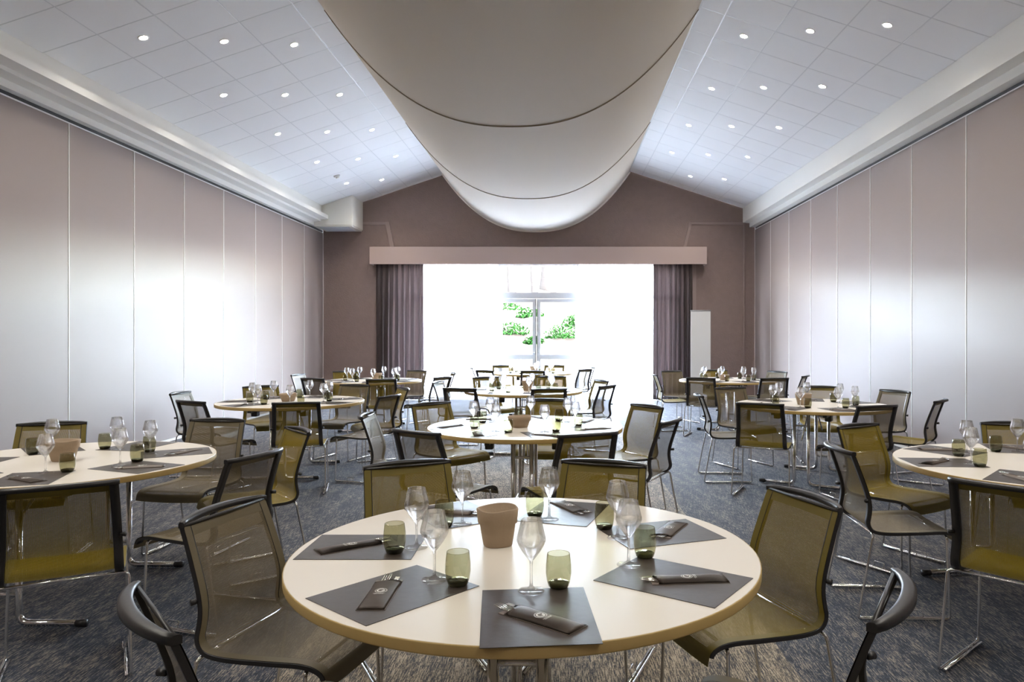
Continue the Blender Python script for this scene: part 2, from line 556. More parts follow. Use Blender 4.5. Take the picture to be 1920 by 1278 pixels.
# smoke detector on the left slope
t = thing('smoke_detector', 'round white smoke detector on the left ceiling slope near the end wall', 'smoke detector', (-4.26, 13.85, roof(-4.26)))
t.rotation_euler = (0, -math.atan(SL), 0)
bm = bmesh.new(); add_lathe(bm, [(0.062, 0.0), (0.062, -0.018), (0.05, -0.03)], 20, True, True)
link('base', to_mesh('base', bm, 'lamp_ring', False), t)
bm = bmesh.new(); add_lathe(bm, [(0.035, -0.029), (0.033, -0.05), (0.01, -0.055)], 16, False, True)
link('sensor_cap', to_mesh('sensor_cap', bm, 'unit_white', False), t)

# ------------------------------------------------------------------ hanging canvas canopy
CXC, CHW, CZB, CZT = -0.53, 2.09, 3.775, 5.09
canopy = thing('fabric_canopy', 'long cream fabric canopy slung under the ridge of the ceiling', 'canopy', (CXC, 6.0, CZB))
def can_pt(u, y, dz=0.0):
    sag = abs(u) ** 2.35
    return Vector((u * CHW, y - 6.0, (CZT - CZB) * sag + dz))
ends = [16.22, 12.29, 8.04, 3.90, -0.25, -3.5]
NU = 56
for ya, yb in zip(ends, ends[1:]):
    bm = bmesh.new()
    rows = []
    ny = 18
    for j in range(ny + 1):
        y = ya + (yb - ya) * j / ny
        e = math.sin(PI * j / ny)
        rows.append([bm.verts.new(can_pt(-1 + 2 * i / NU, y, -0.012 * e * (1 - abs(-1 + 2 * i / NU)) )) for i in range(NU + 1)])
    for a, b in zip(rows, rows[1:]):
        for i in range(NU):
            bm.faces.new((a[i], a[i + 1], b[i + 1], b[i])).smooth = True
    bmesh.ops.solidify(bm, geom=bm.faces[:], thickness=0.006)
    for f in bm.faces: f.smooth = True
    link('fabric_panel', to_mesh('fabric_panel', bm, 'canvas'), canopy)
for y in ends[1:-1]:
    bm = bmesh.new()
    add_tube(bm, [can_pt(-1 + 2 * i / 40, y, -0.004) for i in range(41)], 0.010, 6)
    link('seam', to_mesh('seam', bm, 'canvas_seam'), canopy)
bm = bmesh.new()
add_tube(bm, [can_pt(-1 + 2 * i / 40, 16.20, 0.035) for i in range(41)], 0.055, 10)
link('hem_roll', to_mesh('hem_roll', bm, 'canvas'), canopy)
for s in (-1, 1):
    bm = bmesh.new()
    xe = s * 1.0
    p = can_pt(xe, 0)
    add_tube(bm, [(p.x, -9.4, p.z), (p.x, 10.2, p.z)], 0.018, 8)
    link('edge_rail', to_mesh('edge_rail', bm, 'grid_white'), canopy)

# ------------------------------------------------------------------ air unit in the left corner
u = thing('air_unit', 'cream boxed-in air unit under the ceiling in the left far corner', 'air unit', (-4.87, 15.88, 3.78))
bm = bmesh.new()
ox, oy, oz = u.location
pts = [(-5.27 - ox, 3.80 - oz), (-4.42 - ox, 3.80 - oz), (-4.42 - ox, roof(-4.42) - oz), (-5.27 - ox, roof(-5.27) - oz)]
add_prism_y(bm, pts, 15.47 - oy, 16.29 - oy)
bmesh.ops.bevel(bm, geom=[e for e in bm.edges], offset=0.012, segments=2, affect='EDGES')
link('casing', to_mesh('casing', bm, 'unit_white'), u)
link('bottom_frame', box_mesh('bottom_frame', -5.25 - ox, -4.44 - ox, 15.49 - oy, 16.27 - oy, 0.0, 0.022, 'unit_white', 0.004), u)
link('intake_grille', box_mesh('intake_grille', -5.17 - ox, -4.54 - ox, 15.56 - oy, 16.18 - oy, -0.008, 0.002, 'unit_grey', 0.003), u)

# ------------------------------------------------------------------ pelmet, curtains
pel = thing('curtain_pelmet', 'long mauve curtain pelmet box above the glazed door', 'pelmet', (-0.46, 16.14, 3.02))
link('front_board', box_mesh('front_board', -3.735, 3.735, -0.16, -0.135, 0, 0.385, 'pelmet_mauve', 0.004), pel)
link('top_board', box_mesh('top_board', -3.735, 3.735, -0.135, 0.16, 0.36, 0.385, 'pelmet_mauve'), pel)
for s in (-1, 1):
    link('end_board', box_mesh('end_board', min(s * 3.71, s * 3.735), max(s * 3.71, s * 3.735), -0.135, 0.16, 0, 0.36, 'pelmet_mauve'), pel)
link('curtain_track', box_mesh('curtain_track', -3.6, 3.6, -0.10, -0.08, 0.33, 0.36, 'strip_white'), pel)

def curtain(name, label, x0, x1, y, ztop, amp, waves, mat, seedv, hem=True, solid=0.0, taper=0.0):
    rnd = random.Random(seedv)
    root = thing(name, label, 'curtain', ((x0 + x1) / 2, y, 0.0))
    bm = bmesh.new()
    nx = int(waves * 12); nz = 14
    ph = [rnd.uniform(0.75, 1.3) for _ in range(int(waves) + 3)]
    w = x1 - x0
    grid = []
    for j in range(nz + 1):
        v = j / nz
        z = 0.012 + (ztop - 0.012) * v
        row = []
        for i in range(nx + 1):
            uu = i / nx
            ps = uu * waves
            k = ph[int(ps)] * (1 - (ps % 1)) + ph[int(ps) + 1] * (ps % 1)
            a = amp * k * (1 - 0.55 * v ** 3)
            yy = a * math.sin(2 * PI * ps + 0.5 * math.sin(3 * v + seedv)) + 0.3 * a * math.sin(2 * PI * ps * 1.7 + seedv + v * 1.2)
            xx = -w / 2 + w * uu + 0.25 * a * math.sin(4 * PI * ps + seedv)
            xx += taper * (1 - v) * (uu - 0.5) * w
            row.append(bm.verts.new((xx, yy, z)))
        grid.append(row)
    for a, b in zip(grid, grid[1:]):
        for i in range(nx):
            bm.faces.new((a[i], a[i + 1], b[i + 1], b[i])).smooth = True
    if solid:
        bmesh.ops.solidify(bm, geom=bm.faces[:], thickness=solid)
        for f in bm.faces: f.smooth = True
    link('drape', to_mesh('drape', bm, mat), root)
    bm = bmesh.new()
    add_box(bm, -w / 2, w / 2, -0.012, 0.012, ztop - 0.02, ztop + 0.05, 0.004)
    link('header_tape', to_mesh('header_tape', bm, mat), root)
    return root
curtain('curtain', 'dark mauve pleated curtain at the left of the window', -4.09, -3.03, 16.13, 3.26, 0.045, 9, 'curtain_mauve', 1, solid=0.004)
curtain('curtain', 'dark mauve pleated curtain at the right beside the white banner', 2.10, 2.97, 16.13, 3.26, 0.045, 8, 'curtain_mauve', 2, solid=0.004)
curtain('sheer_curtain', 'sheer white net curtain left of the glass door', -3.12, -1.36, 16.215, 3.26, 0.022, 22, 'sheer_white', 3)
curtain('sheer_curtain', 'sheer white net curtain right of the glass door', 0.46, 2.18, 16.215, 3.26, 0.022, 22, 'sheer_white', 4)

# ------------------------------------------------------------------ glazing
YG = 16.46
def frame_rect(x0, x1, z0, z1, w, d, y=YG):
    bm = bmesh.new()
    add_box(bm, x0, x0 + w, y - d / 2, y + d / 2, z0, z1)
    add_box(bm, x1 - w, x1, y - d / 2, y + d / 2, z0, z1)
    add_box(bm, x0 + w, x1 - w, y - d / 2, y + d / 2, z0, z0 + w)
    add_box(bm, x0 + w, x1 - w, y - d / 2, y + d / 2, z1 - w, z1)
    return bm
win = [('window_1', OX0, -2.56), ('window_2', -2.56, -1.375), ('window_3', 0.455, 1.58), ('window_4', 1.58, OX1)]
for nm, a, b in win:
    o = struct(link(nm, to_mesh(nm, frame_rect(a, b, 0.0, OZ, 0.055, 0.07), 'window_alu')), 'tall white framed window behind the net curtain')
    link('transom', box_mesh('transom', a + 0.055, b - 0.055, YG - 0.03, YG + 0.03, 2.28, 2.40, 'window_alu'), o)
    link('pane', box_mesh('pane', a + 0.055, b - 0.055, YG - 0.004, YG + 0.004, 0.055, 2.28, 'pane_glass'), o)
    link('pane', box_mesh('pane', a + 0.055, b - 0.055, YG - 0.004, YG + 0.004, 2.40, OZ - 0.055, 'pane_glass'), o)
o = struct(link('window_5', to_mesh('window_5', frame_rect(-1.375, 0.455, 2.28, OZ, 0.05, 0.08), 'window_alu')), 'wide fanlight window above the double glass door')
link('transom', box_mesh('transom', -1.325, 0.405, YG - 0.05, YG + 0.05, 2.33, 2.42, 'window_alu'), o)
link('pane', box_mesh('pane', -1.325, 0.405, YG - 0.004, YG + 0.004, 2.42, OZ - 0.05, 'pane_glass'), o)
for n, (a, b, hs) in enumerate(((-1.375, -0.515, 1), (-0.505, 0.455, -1))):
    o = struct(link('door_%d' % (n + 1), to_mesh('door', frame_rect(a, b, 0.01, 2.275, 0.085, 0.06), 'window_alu')), 'white framed glass door leaf opening to the garden')
    link('mid_rail', box_mesh('mid_rail', a + 0.085, b - 0.085, YG - 0.028, YG + 0.028, 0.90, 1.01, 'window_alu'), o)
    link('pane', box_mesh('pane', a + 0.085, b - 0.085, YG - 0.004, YG + 0.004, 1.01, 2.19, 'pane_glass'), o)
    link('pane', box_mesh('pane', a + 0.085, b - 0.085, YG - 0.004, YG + 0.004, 0.095, 0.90, 'pane_glass'), o)
    xh = b - 0.04 if hs > 0 else a + 0.04
    bm = bmesh.new()
    add_tube(bm, fillet([(xh, YG - 0.03, 1.05), (xh, YG - 0.08, 1.05), (xh - 0.12 * hs, YG - 0.08, 1.05)], 0.015), 0.009, 8)
    link('handle', to_mesh('handle', bm, 'banner_grey', True), o)
    link('hinge_post', box_mesh('hinge_post', (b - 0.012 if hs > 0 else a), (b if hs > 0 else a + 0.012), YG - 0.04, YG + 0.04, 0.012, 2.275, 'steel_dark'), o)

# ------------------------------------------------------------------ roll-up banner stand
t = thing('banner_stand', 'blank white roll-up banner stand beside the right mauve curtain', 'banner stand', (3.05, 15.55, 0.0))
bm = bmesh.new(); add_box(bm, -0.215, 0.215, -0.004, 0.004, 0.07, 1.97, 0.002)
link('banner', to_mesh('banner', bm, 'banner_white'), t)
bm = bmesh.new(); add_tube(bm, [(-0.22, 0, 1.975), (0.22, 0, 1.975)], 0.014, 8)
link('top_bar', to_mesh('top_bar', bm, 'banner_grey', True), t)
bm = bmesh.new(); add_box(bm, -0.225, 0.225, -0.055, 0.055, 0.012, 0.085, 0.015)
link('base_cassette', to_mesh('base_cassette', bm, 'banner_grey'), t)
bm = bmesh.new(); add_tube(bm, [(0, 0.03, 0.08), (0, 0.03, 1.965)], 0.009, 8)
link('support_pole', to_mesh('support_pole', bm, 'banner_grey', True), t)
for s in (-1, 1):
    link('foot', box_mesh('foot', s * 0.17 - 0.02, s * 0.17 + 0.02, -0.14, 0.14, 0.0, 0.012, 'banner_grey'), t)

# ------------------------------------------------------------------ garden outside
bm = bmesh.new(); add_box(bm, -16, 16, YE + 0.35, 20.5, -0.12, -0.01)
struct(link('terrace_ground', to_mesh('terrace_ground', bm, 'terrace')), 'pale paved terrace outside the glass door')
bm = bmesh.new()
NXs, NYs = 40, 26
rnd = random.Random(3)
gv = []
def slope_z(x, y):
    tt = (y - 20.5) / 18.0
    return 0.0 + 4.2 * tt ** 0.8 + 0.10 * math.sin(x * 1.3 + y) + 0.08 * math.sin(x * 2.9 - y * 1.7) - 0.05 * x * tt if tt > 0 else -0.02
for j in range(NYs + 1):
    y = 20.45 + 20 * j / NYs
    gv.append([bm.verts.new((-20 + i, y, slope_z(-20 + i, y) + rnd.uniform(-0.04, 0.04) * (j > 0))) for i in range(NXs + 1)])
for a, b in zip(gv, gv[1:]):
    for i in range(NXs):
        bm.faces.new((a[i], a[i + 1], b[i + 1], b[i])).smooth = True
struct(link('garden_slope', to_mesh('garden_slope', bm, 'slope_earth')), 'pale earth bank rising behind the terrace')
def leafy(bm, n, rx, ry, rz, size, rnd, base=(0, 0, 0)):
    for _ in range(n):
        while True:
            p = Vector((rnd.uniform(-1, 1), rnd.uniform(-1, 1), rnd.uniform(-0.2, 1)))
            if p.length < 1: break
        c = Vector((base[0] + p.x * rx, base[1] + p.y * ry, base[2] + max(0.02, p.z * rz)))
        m = Matrix.Rotation(rnd.uniform(0, 6.28), 3, 'Z') @ Matrix.Rotation(rnd.uniform(-1, 1), 3, 'X')
        s = size * rnd.uniform(0.6, 1.3)
        q = [c + m @ Vector(v) * s for v in ((0, -1, 0), (0.45, 0, 0.12), (0, 1, 0), (-0.45, 0, 0.12))]
        bm.faces.new([bm.verts.new(v) for v in q])
shr = [(-1.75, 25.5, 0.95, 'wide green shrub on the bank behind the left door leaf, lower'), (-2.25, 29.0, 1.1, 'green shrub at the foot of the trees, upper left of the door view'),
       (-1.1, 28.0, 0.8, 'green shrub on the bank near the middle of the door view'), (0.15, 24.8, 0.95, 'green shrub low on the bank behind the right door leaf'),
       (0.75, 26.2, 0.9, 'green shrub on the bank right of the right door leaf'), (-0.85, 24.6, 0.55, 'small green shrub low on the bank behind the door meeting stile'),
       (-3.7, 25.0, 1.0, 'green shrub on the bank behind the left net curtain'), (2.4, 26.5, 1.2, 'green shrub on the bank behind the right net curtain')]
for k, (x, y, s, lab) in enumerate(shr):
    rnd = random.Random(100 + k)
    t = thing('garden_shrub', lab, 'shrub', (x, y, slope_z(x, y) - 0.03), 0, 'shrubs on the garden bank')
    bm = bmesh.new(); leafy(bm, 620, 0.78 * s, 0.55 * s, 0.50 * s, 0.08, rnd)
    link('foliage', to_mesh('foliage', bm, 'leaf'), t)
    bm = bmesh.new()
    for q in range(5):
        a = rnd.uniform(0, 6.28)
        add_tube(bm, [(0, 0, -0.02), (0.15 * s * math.cos(a), 0.12 * s * math.sin(a), 0.14 * s), (0.35 * s * math.cos(a), 0.3 * s * math.sin(a), 0.3 * s)], [0.015, 0.011, 0.005], 5)
    link('stem', to_mesh('stem', bm, 'bark'), t)
trs = [(-1.95, 30.5, 0.20, 'slim tree trunk in the left of the fanlight view'), (-1.1, 33.0, 0.17, 'thin tree trunk left of centre in the fanlight view'),
       (-1.15, 27.5 + 8, 0.42, 'thick leaning tree trunk in the middle of the fanlight view'), (1.2, 36.0, 0.22, 'bare tree on the bank behind the right net curtain')]
trs[2] = (-0.55, 35.0, 0.42, trs[2][3])
for k, (x, y, r, lab) in enumerate(trs):
    rnd = random.Random(200 + k)
    t = thing('garden_tree', lab, 'tree', (x, y, slope_z(x, y) - 0.08), 0, 'trees on the garden bank')
    bm = bmesh.new()
    ln = rnd.uniform(-0.06, 0.10)
    path = [(ln * h, 0.03 * h * math.sin(h), h) for h in (-0.9, 0.3, 1.2, 2.2, 3.4, 5.0, 6.5)]
    add_tube(bm, path, [r * 1.25, r, r * 0.95, r * 0.85, r * 0.75, r * 0.5, r * 0.25], 10)
    link('trunk', to_mesh('trunk', bm, 'bark', True), t)
    tips = []
    bm = bmesh.new()
    for q in range(9):
        h = rnd.uniform(1.6, 5.5); a = rnd.uniform(0, 6.28); L = rnd.uniform(0.4, 0.8)
        b0 = Vector((ln * h, 0, h)); tip = b0 + Vector((L * math.cos(a), L * math.sin(a), rnd.uniform(0.1, 0.9)))
        mid = (b0 + tip) / 2 + Vector((0, 0, 0.12))
        add_tube(bm, [b0, mid, tip], [r * 0.22, r * 0.13, 0.008], 6)
        tips.append(tip)
    link('branches', to_mesh('branches', bm, 'bark', True), t)
    bm = bmesh.new()
    for tip in tips: leafy(bm, 26, 0.45, 0.45, 0.4, 0.05, rnd, tip - Vector((0, 0, 0.2)))
    link('foliage', to_mesh('foliage', bm, 'leaf'), t)

# ------------------------------------------------------------------ tables
TABLES = {   # centre x, y, leg axis turn, setting phase, description
    'T1': (-0.11, 2.38, 0, None, 'foreground round table'),
    'T2': (-0.26, 5.60, 0, -20.0, 'second centre-row table'),
    'T3': (-0.45, 9.20, 0, 23.8, 'third centre-row table'),
    'T4': (-0.50, 13.50, 0, 19.3, 'farthest table by the glass door'),
    'T5': (-2.85, 7.70, 4, -22.5, 'middle-left round table'),
    'T6': (-2.75, 4.05, 0, -21.5, 'front-left round table'),
    'T7': (-2.90, 11.25, 0, -25.7, 'back-left round table'),
    'T8': (2.57, 7.32, -32, 22.0, 'middle-right round table'),
    'T9': (2.65, 11.35, -20, -19.7, 'back-right round table'),
    'T10': (2.65, 3.95, 8, 21.7, 'front-right round table'),
}
ZT = 0.747
bm = bmesh.new()
add_lathe(bm, [(0.7475, ZT - 0.030), (0.7475, ZT - 0.001), (0.746, ZT)], 96, True, True)
top_me = to_mesh('tabletop', bm, 'laminate')
for p in top_me.polygons: p.use_smooth = len(p.vertices) == 4 and abs(p.normal.z) < 0.5
bm = bmesh.new()
rr = [(0.7475, ZT - 0.0305), (0.7495, ZT - 0.029), (0.7500, ZT - 0.026), (0.7500, ZT - 0.004), (0.7492, ZT - 0.001), (0.7475, ZT - 0.0005)]
add_lathe(bm, rr, 96, False, False)
edge_me = to_mesh('edge_band', bm, 'edge_laminate', True)
tube_me = {}
for s in (-1, 1):
    bm = bmesh.new()
    add_tube(bm, fillet([(0.065 * s, 0, ZT - 0.035), (0.065 * s, 0, 0.020), (0.37 * s, 0, 0.020)], 0.055, 6), 0.0165, 10)
    tube_me[s] = to_mesh('leg', bm, 'chrome', True)
bm = bmesh.new(); add_tube(bm, [(-0.062, 0, 0), (0.062, 0, 0)], 0.010, 8); rung_me = to_mesh('rung', bm, 'chrome', True)
bm = bmesh.new(); add_tube(bm, [(-0.028, 0, 0.020), (0.022, 0, 0.020)], 0.0185, 10); cap_me = to_mesh('foot_cap', bm, 'black_plastic', True)
bm = bmesh.new(); add_box(bm, -0.018, 0.018, -0.58, 0.58, ZT - 0.066, ZT - 0.031, 0.003); rail_me = to_mesh('support_rail', bm, 'steel_dark')
bm = bmesh.new(); add_box(bm, -0.03, 0.03, -0.045, 0.045, ZT - 0.115, ZT - 0.031, 0.008); block_me = to_mesh('latch_block', bm, 'black_plastic')
bm = bmesh.new(); add_tube(bm, [(-0.22, 0, ZT - 0.05), (0.22, 0, ZT - 0.05)], 0.012, 8); cross_me = to_mesh('hinge_bar', bm, 'steel_dark', True)
bm = bmesh.new(); add_tube(bm, [(0, 0.0, 0.44), (0, -0.30, ZT - 0.045)], 0.008, 6); stay_me = to_mesh('stay', bm, 'chrome', True)
for key, (x, y, turn, ph, desc) in TABLES.items():
    t = thing('round_table', 'cream topped %s with chrome tube legs' % desc, 'table', (x, y, 0), math.radians(turn), 'round dining tables')
    link('tabletop', top_me, t); link('edge_band', edge_me, t)
    for sy in (-1, 1):
        yy = 0.46 * sy
        for s in (-1, 1):
            lg = link('leg', tube_me[s], t, (0, yy, 0))
            link('foot_cap', cap_me, lg, (0.38 * s, 0, 0), (0, 0, 0 if s > 0 else PI))
        link('rung', rung_me, t, (0, yy, 0.16)); link('rung', rung_me, t, (0, yy, 0.58))
        link('hinge_bar', cross_me, t, (0, yy, 0))
        link('stay', stay_me, t, (0, yy - 0.012 * sy, 0), (0, 0, 0 if sy > 0 else PI))
    for s in (-1, 1):
        link('support_rail', rail_me, t, (0.24 * s, 0, 0))
        for sy in (-1, 1):
            link('latch_block', block_me, t, (0.24 * s, 0.40 * sy, 0))

# ------------------------------------------------------------------ chairs
PROF = [(-0.285, 0.835), (-0.262, 0.775), (-0.232, 0.69), (-0.210, 0.62), (-0.202, 0.565), (-0.207, 0.515), (-0.212, 0.482),
        (-0.198, 0.454), (-0.160, 0.442), (-0.08, 0.440), (0.05, 0.445), (0.15, 0.449), (0.205, 0.441), (0.236, 0.420), (0.247, 0.380)]
NS = 42
SPL = spline(PROF, NS)
ARC = [0.0]
for a, b in zip(SPL, SPL[1:]): ARC.append(ARC[-1] + (b - a).length)
def half_w(k):
    u = ARC[k] / ARC[-1]
    return 0.205 + 0.022 * min(1, u / 0.55)
XF = [-1, -0.84, -0.5, 0, 0.5, 0.84, 1]
KS = 22    # crease between backrest and seat
def sling(k0, k1, hem_front, hem_top, mats):
    bm = bmesh.new(); uvl = bm.loops.layers.uv.new('UVMap')
    rows = []
    for k in range(k0, k1 + 1):
        w = half_w(k); y, z = SPL[k]
        sag = 0.012 if k < KS else 0.008
        row = []
        for xf in XF:
            b = sag * (1 - xf * xf)
            if k < KS: row.append((bm.verts.new((xf * w, y - b, z)), xf * w, ARC[k]))
            else: row.append((bm.verts.new((xf * w, y, z - b)), xf * w, ARC[k]))
        rows.append(row)
    nr = len(rows) - 1
    for j in range(nr):
        for i in range(len(XF) - 1):
            q = (rows[j][i], rows[j][i + 1], rows[j + 1][i + 1], rows[j + 1][i])
            f = bm.faces.new([v[0] for v in q]); f.smooth = True
            for lp, v in zip(f.loops, q): lp[uvl].uv = (v[1], v[2])
            if i in (0, len(XF) - 2) or (hem_top and j < 2) or (hem_front and j >= nr - 4): f.material_index = 1
    return to_mesh('sling', bm, mats)
def post_sweep(s):
    bm = bmesh.new(); rings = []
    for k in range(0, NS - 1):
        y, z = SPL[k]; d = (SPL[min(k + 1, NS)] - SPL[max(k - 1, 0)]).normalized()
        n = Vector((-d.y, d.x))      # points to the back / underside
        if k < KS and n.x > 0: n = -n
        if k >= KS and n.y > 0: n = -n
        w = half_w(k); x1 = s * (w + 0.001); x0 = s * (w - 0.034)
        a = Vector((y, z)) + n * 0.003; b = Vector((y, z)) + n * 0.017
        rings.append([bm.verts.new((x0, a.x, a.y)), bm.verts.new((x1, a.x, a.y)), bm.verts.new((x1, b.x, b.y)), bm.verts.new((x0, b.x, b.y))])
    for a, b in zip(rings, rings[1:]):
        for i in range(4): bm.faces.new((a[i], a[(i + 1) % 4], b[(i + 1) % 4], b[i])).smooth = (i in (0, 2))
    bm.faces.new(rings[0]); bm.faces.new(rings[-1][::-1])
    bmesh.ops.recalc_face_normals(bm, faces=bm.faces[:])
    return to_mesh('post', bm, 'rail_black')
CH = {}
for c in 'MG':
    CH['seat' + c] = sling(KS, NS, True, False, ['mesh_' + c, 'hem_' + c])
    CH['back' + c] = sling(0, KS, False, True, ['mesh_' + c, 'hem_' + c])
POST = {s: post_sweep(s) for s in (-1, 1)}
# top rail: flat arched bar bowing backwards
bm = bmesh.new(); rings = []
for i in range(17):
    uu = -1 + 2 * i / 16
    x = 0.209 * uu
    yc = -0.290 - 0.050 * (1 - uu * uu) ** 0.8
    z = 0.836 + 0.006 * (1 - uu * uu)
    hw = 0.011 + 0.006 * (1 - uu * uu)
    hh = 0.010
    rings.append([bm.verts.new((x, yc + hw, z - hh)), bm.verts.new((x, yc + hw, z + hh * 0.6)), bm.verts.new((x, yc + hw * 0.5, z + hh)),
                  bm.verts.new((x, yc - hw * 0.5, z + hh)), bm.verts.new((x, yc - hw, z + hh * 0.4)), bm.verts.new((x, yc - hw, z - hh))])
for a, b in zip(rings, rings[1:]):
    for i in range(6): bm.faces.new((a[i], a[(i + 1) % 6], b[(i + 1) % 6], b[i])).smooth = True
bm.faces.new(rings[0][::-1]); bm.faces.new(rings[-1])
bmesh.ops.recalc_face_normals(bm, faces=bm.faces[:])
RAIL = to_mesh('top_rail', bm, 'rail_black')
bm = bmesh.new(); add_tube(bm, [(-0.207, -0.288, 0.832), (0.207, -0.288, 0.832)], 0.006, 6); MBAR = to_mesh('mesh_bar', bm, 'rail_black', True)
SLED = {}; LOOP = {}; KNOB = {}
for s in (-1, 1):
    bm = bmesh.new()
    add_tube(bm, fillet([(0.19 * s, 0.165, 0.424), (0.222 * s, 0.168, 0.420), (0.236 * s, 0.178, 0.0072), (0.250 * s, -0.285, 0.0072), (0.240 * s, -0.205, 0.428), (0.19 * s, -0.200, 0.430)], 0.022, 4), 0.0068, 8)
    add_tube(bm, [(0.218 * s, 0.16, 0.0072), (0.232 * s, -0.265, 0.0072)], 0.0068, 8)
    SLED[s] = to_mesh('sled_leg', bm, 'chrome', True)
    bm = bmesh.new()
    xx = 0.225 * s
    add_tube(bm, fillet([(xx, 0.05, 0.013), (xx - 0.012 * s, 0.05, 0.042), (xx - 0.012 * s, -0.02, 0.042), (xx, -0.02, 0.013)], 0.008, 3), 0.0028, 6)
    LOOP[s] = to_mesh('link_bracket', bm, 'chrome', True)
    bm = bmesh.new()
    add_tube(bm, [(0.208 * s, -0.225, 0.600), (0.229 * s, -0.236, 0.600)], [0.008, 0.011], 8)
    KNOB[s] = to_mesh('post_knob', bm, 'black_plastic', True)
bm = bmesh.new(); add_tube(bm, [(-0.20, -0.2, 0.4295), (0.20, -0.2, 0.4295)], 0.0068, 8); BAR_R = to_mesh('cross_rod', bm, 'chrome', True)
bm = bmesh.new(); add_tube(bm, [(-0.20, 0.165, 0.4235), (0.20, 0.165, 0.4235)], 0.0068, 8); BAR_F = to_mesh('cross_rod', bm, 'chrome', True)

CHAIRS = [
('T1',-1.16,2.52,-14,'G'),('T1',-0.90,1.61,40,'G'),('T1',0.76,1.69,149,'G'),('T1',-0.71,3.40,-63,'M'),('T1',0.21,3.42,-110,'M'),('T1',0.91,2.71,-161,'M'),
('T2',-1.45,5.50,2,'G'),('T2',-0.90,4.56,55,'G'),('T2',-1.13,6.40,-44,'M'),('T2',0.18,4.44,116,'M'),('T2',0.75,6.18,-147,'M'),('T2',0.79,5.15,152,'G'),('T2',-0.10,6.77,-96,'M'),
('T3',-0.11,8.12,104,'M'),('T3',-1.13,8.22,73,'G'),('T3',-1.55,9.30,-9,'G'),('T3',-1.05,10.35,-57,'M'),('T3',-0.10,10.54,-90,'M'),('T3',0.56,9.64,-157,'M'),('T3',0.58,8.66,148,'G'),
('T4',-1.58,13.36,1,'G'),('T4',-1.28,12.42,51,'M'),('T4',-0.44,12.19,90,'M'),('T4',-1.12,14.38,-76,'M'),('T4',-0.09,14.45,-105,'M'),('T4',0.47,12.78,144,'G'),('T4',0.61,13.72,-165,'M'),
('T5',-3.98,7.60,1,'G'),('T5',-3.38,6.63,61,'G'),('T5',-3.53,8.55,-49,'M'),('T5',-2.36,6.49,103,'M'),('T5',-2.48,8.76,-109,'G'),('T5',-1.70,7.23,162,'G'),('T5',-1.78,8.21,-153,'M'),
('T7',-4.00,11.08,-8,'G'),('T7',-3.45,10.11,67,'G'),('T7',-3.57,12.07,-60,'M'),('T7',-2.43,9.88,96,'M'),('T7',-2.42,12.31,-120,'G'),('T7',-1.68,10.43,152,'G'),('T7',-1.70,11.56,-165,'G'),
('T6',-3.48,4.96,-72,'M'),('T6',-2.44,5.16,-97,'G'),('T6',-2.02,2.92,120,'M'),('T6',-1.55,3.68,164,'G'),('T6',-1.68,4.62,-141,'M'),
('T8',1.44,7.34,-4,'G'),('T8',1.97,8.30,-68,'G'),('T8',1.78,6.40,66,'M'),('T8',2.73,6.20,106,'G'),('T8',3.65,7.85,-159,'G'),('T8',3.55,6.74,141,'M'),('T8',3.06,8.50,-103,'M'),
('T9',1.48,11.11,2,'M'),('T9',1.90,12.19,-63,'G'),('T9',2.01,10.23,69,'G'),('T9',2.70,12.49,-92,'M'),('T9',3.03,10.16,94,'G'),('T9',3.62,11.98,-149,'G'),('T9',3.66,10.76,151,'M'),
('T10',2.01,4.84,-59,'M'),('T10',1.53,3.92,-3,'G'),('T10',1.80,2.92,43,'M'),('T10',3.12,4.96,-99,'M')]
DIRS = [(0, 'right'), (45, 'back right'), (90, 'back'), (135, 'back left'), (180, 'left'), (-135, 'front left'), (-90, 'front'), (-45, 'front right')]
def name_dirs(angs):
    """unique side words for things standing around one table"""
    pairs = sorted((abs((a - d + 180) % 360 - 180), i, j) for i, a in enumerate(angs) for j, (d, _) in enumerate(DIRS))
    got = {}; used = set()
    for _, i, j in pairs:
        if i in got or j in used: continue
        got[i] = DIRS[j][1]; used.add(j)
    return [got[i] for i in range(len(angs))]
by_t = {}
for c in CHAIRS: by_t.setdefault(c[0], []).append(c)
for key, lst in by_t.items():
    tx, ty, _, _, desc = TABLES[key]
    dn = name_dirs([math.degrees(math.atan2(c[2] - ty, c[1] - tx)) for c in lst])
    for (k, x, y, h, c), d in zip(lst, dn):
        hr = math.radians(h)
        ox, oy = x + 0.288 * math.cos(hr), y + 0.288 * math.sin(hr)
        t = thing('mesh_chair', '%s mesh chair at the %s of the %s' % ('mustard' if c == 'M' else 'taupe', d, desc), 'chair',
                  (ox, oy, 0.003), hr - PI / 2, 'mesh chairs around the round tables')
        link('seat', CH['seat' + c], t); link('backrest', CH['back' + c], t)
        link('top_rail', RAIL, t); link('mesh_bar', MBAR, t)
        link('cross_rod', BAR_R, t); link('cross_rod', BAR_F, t)
        for s in (-1, 1):
            link('post_knob', KNOB[s], link('post', POST[s], t)); link('link_bracket', LOOP[s], link('sled_leg', SLED[s], t))

# ------------------------------------------------------------------ place settings
bm = bmesh.new(); add_box(bm, -0.14, 0.14, -0.185, 0.185, 0.0, 0.0016, 0.0005)
MAT = to_mesh('placemat', bm, 'mat_dark')
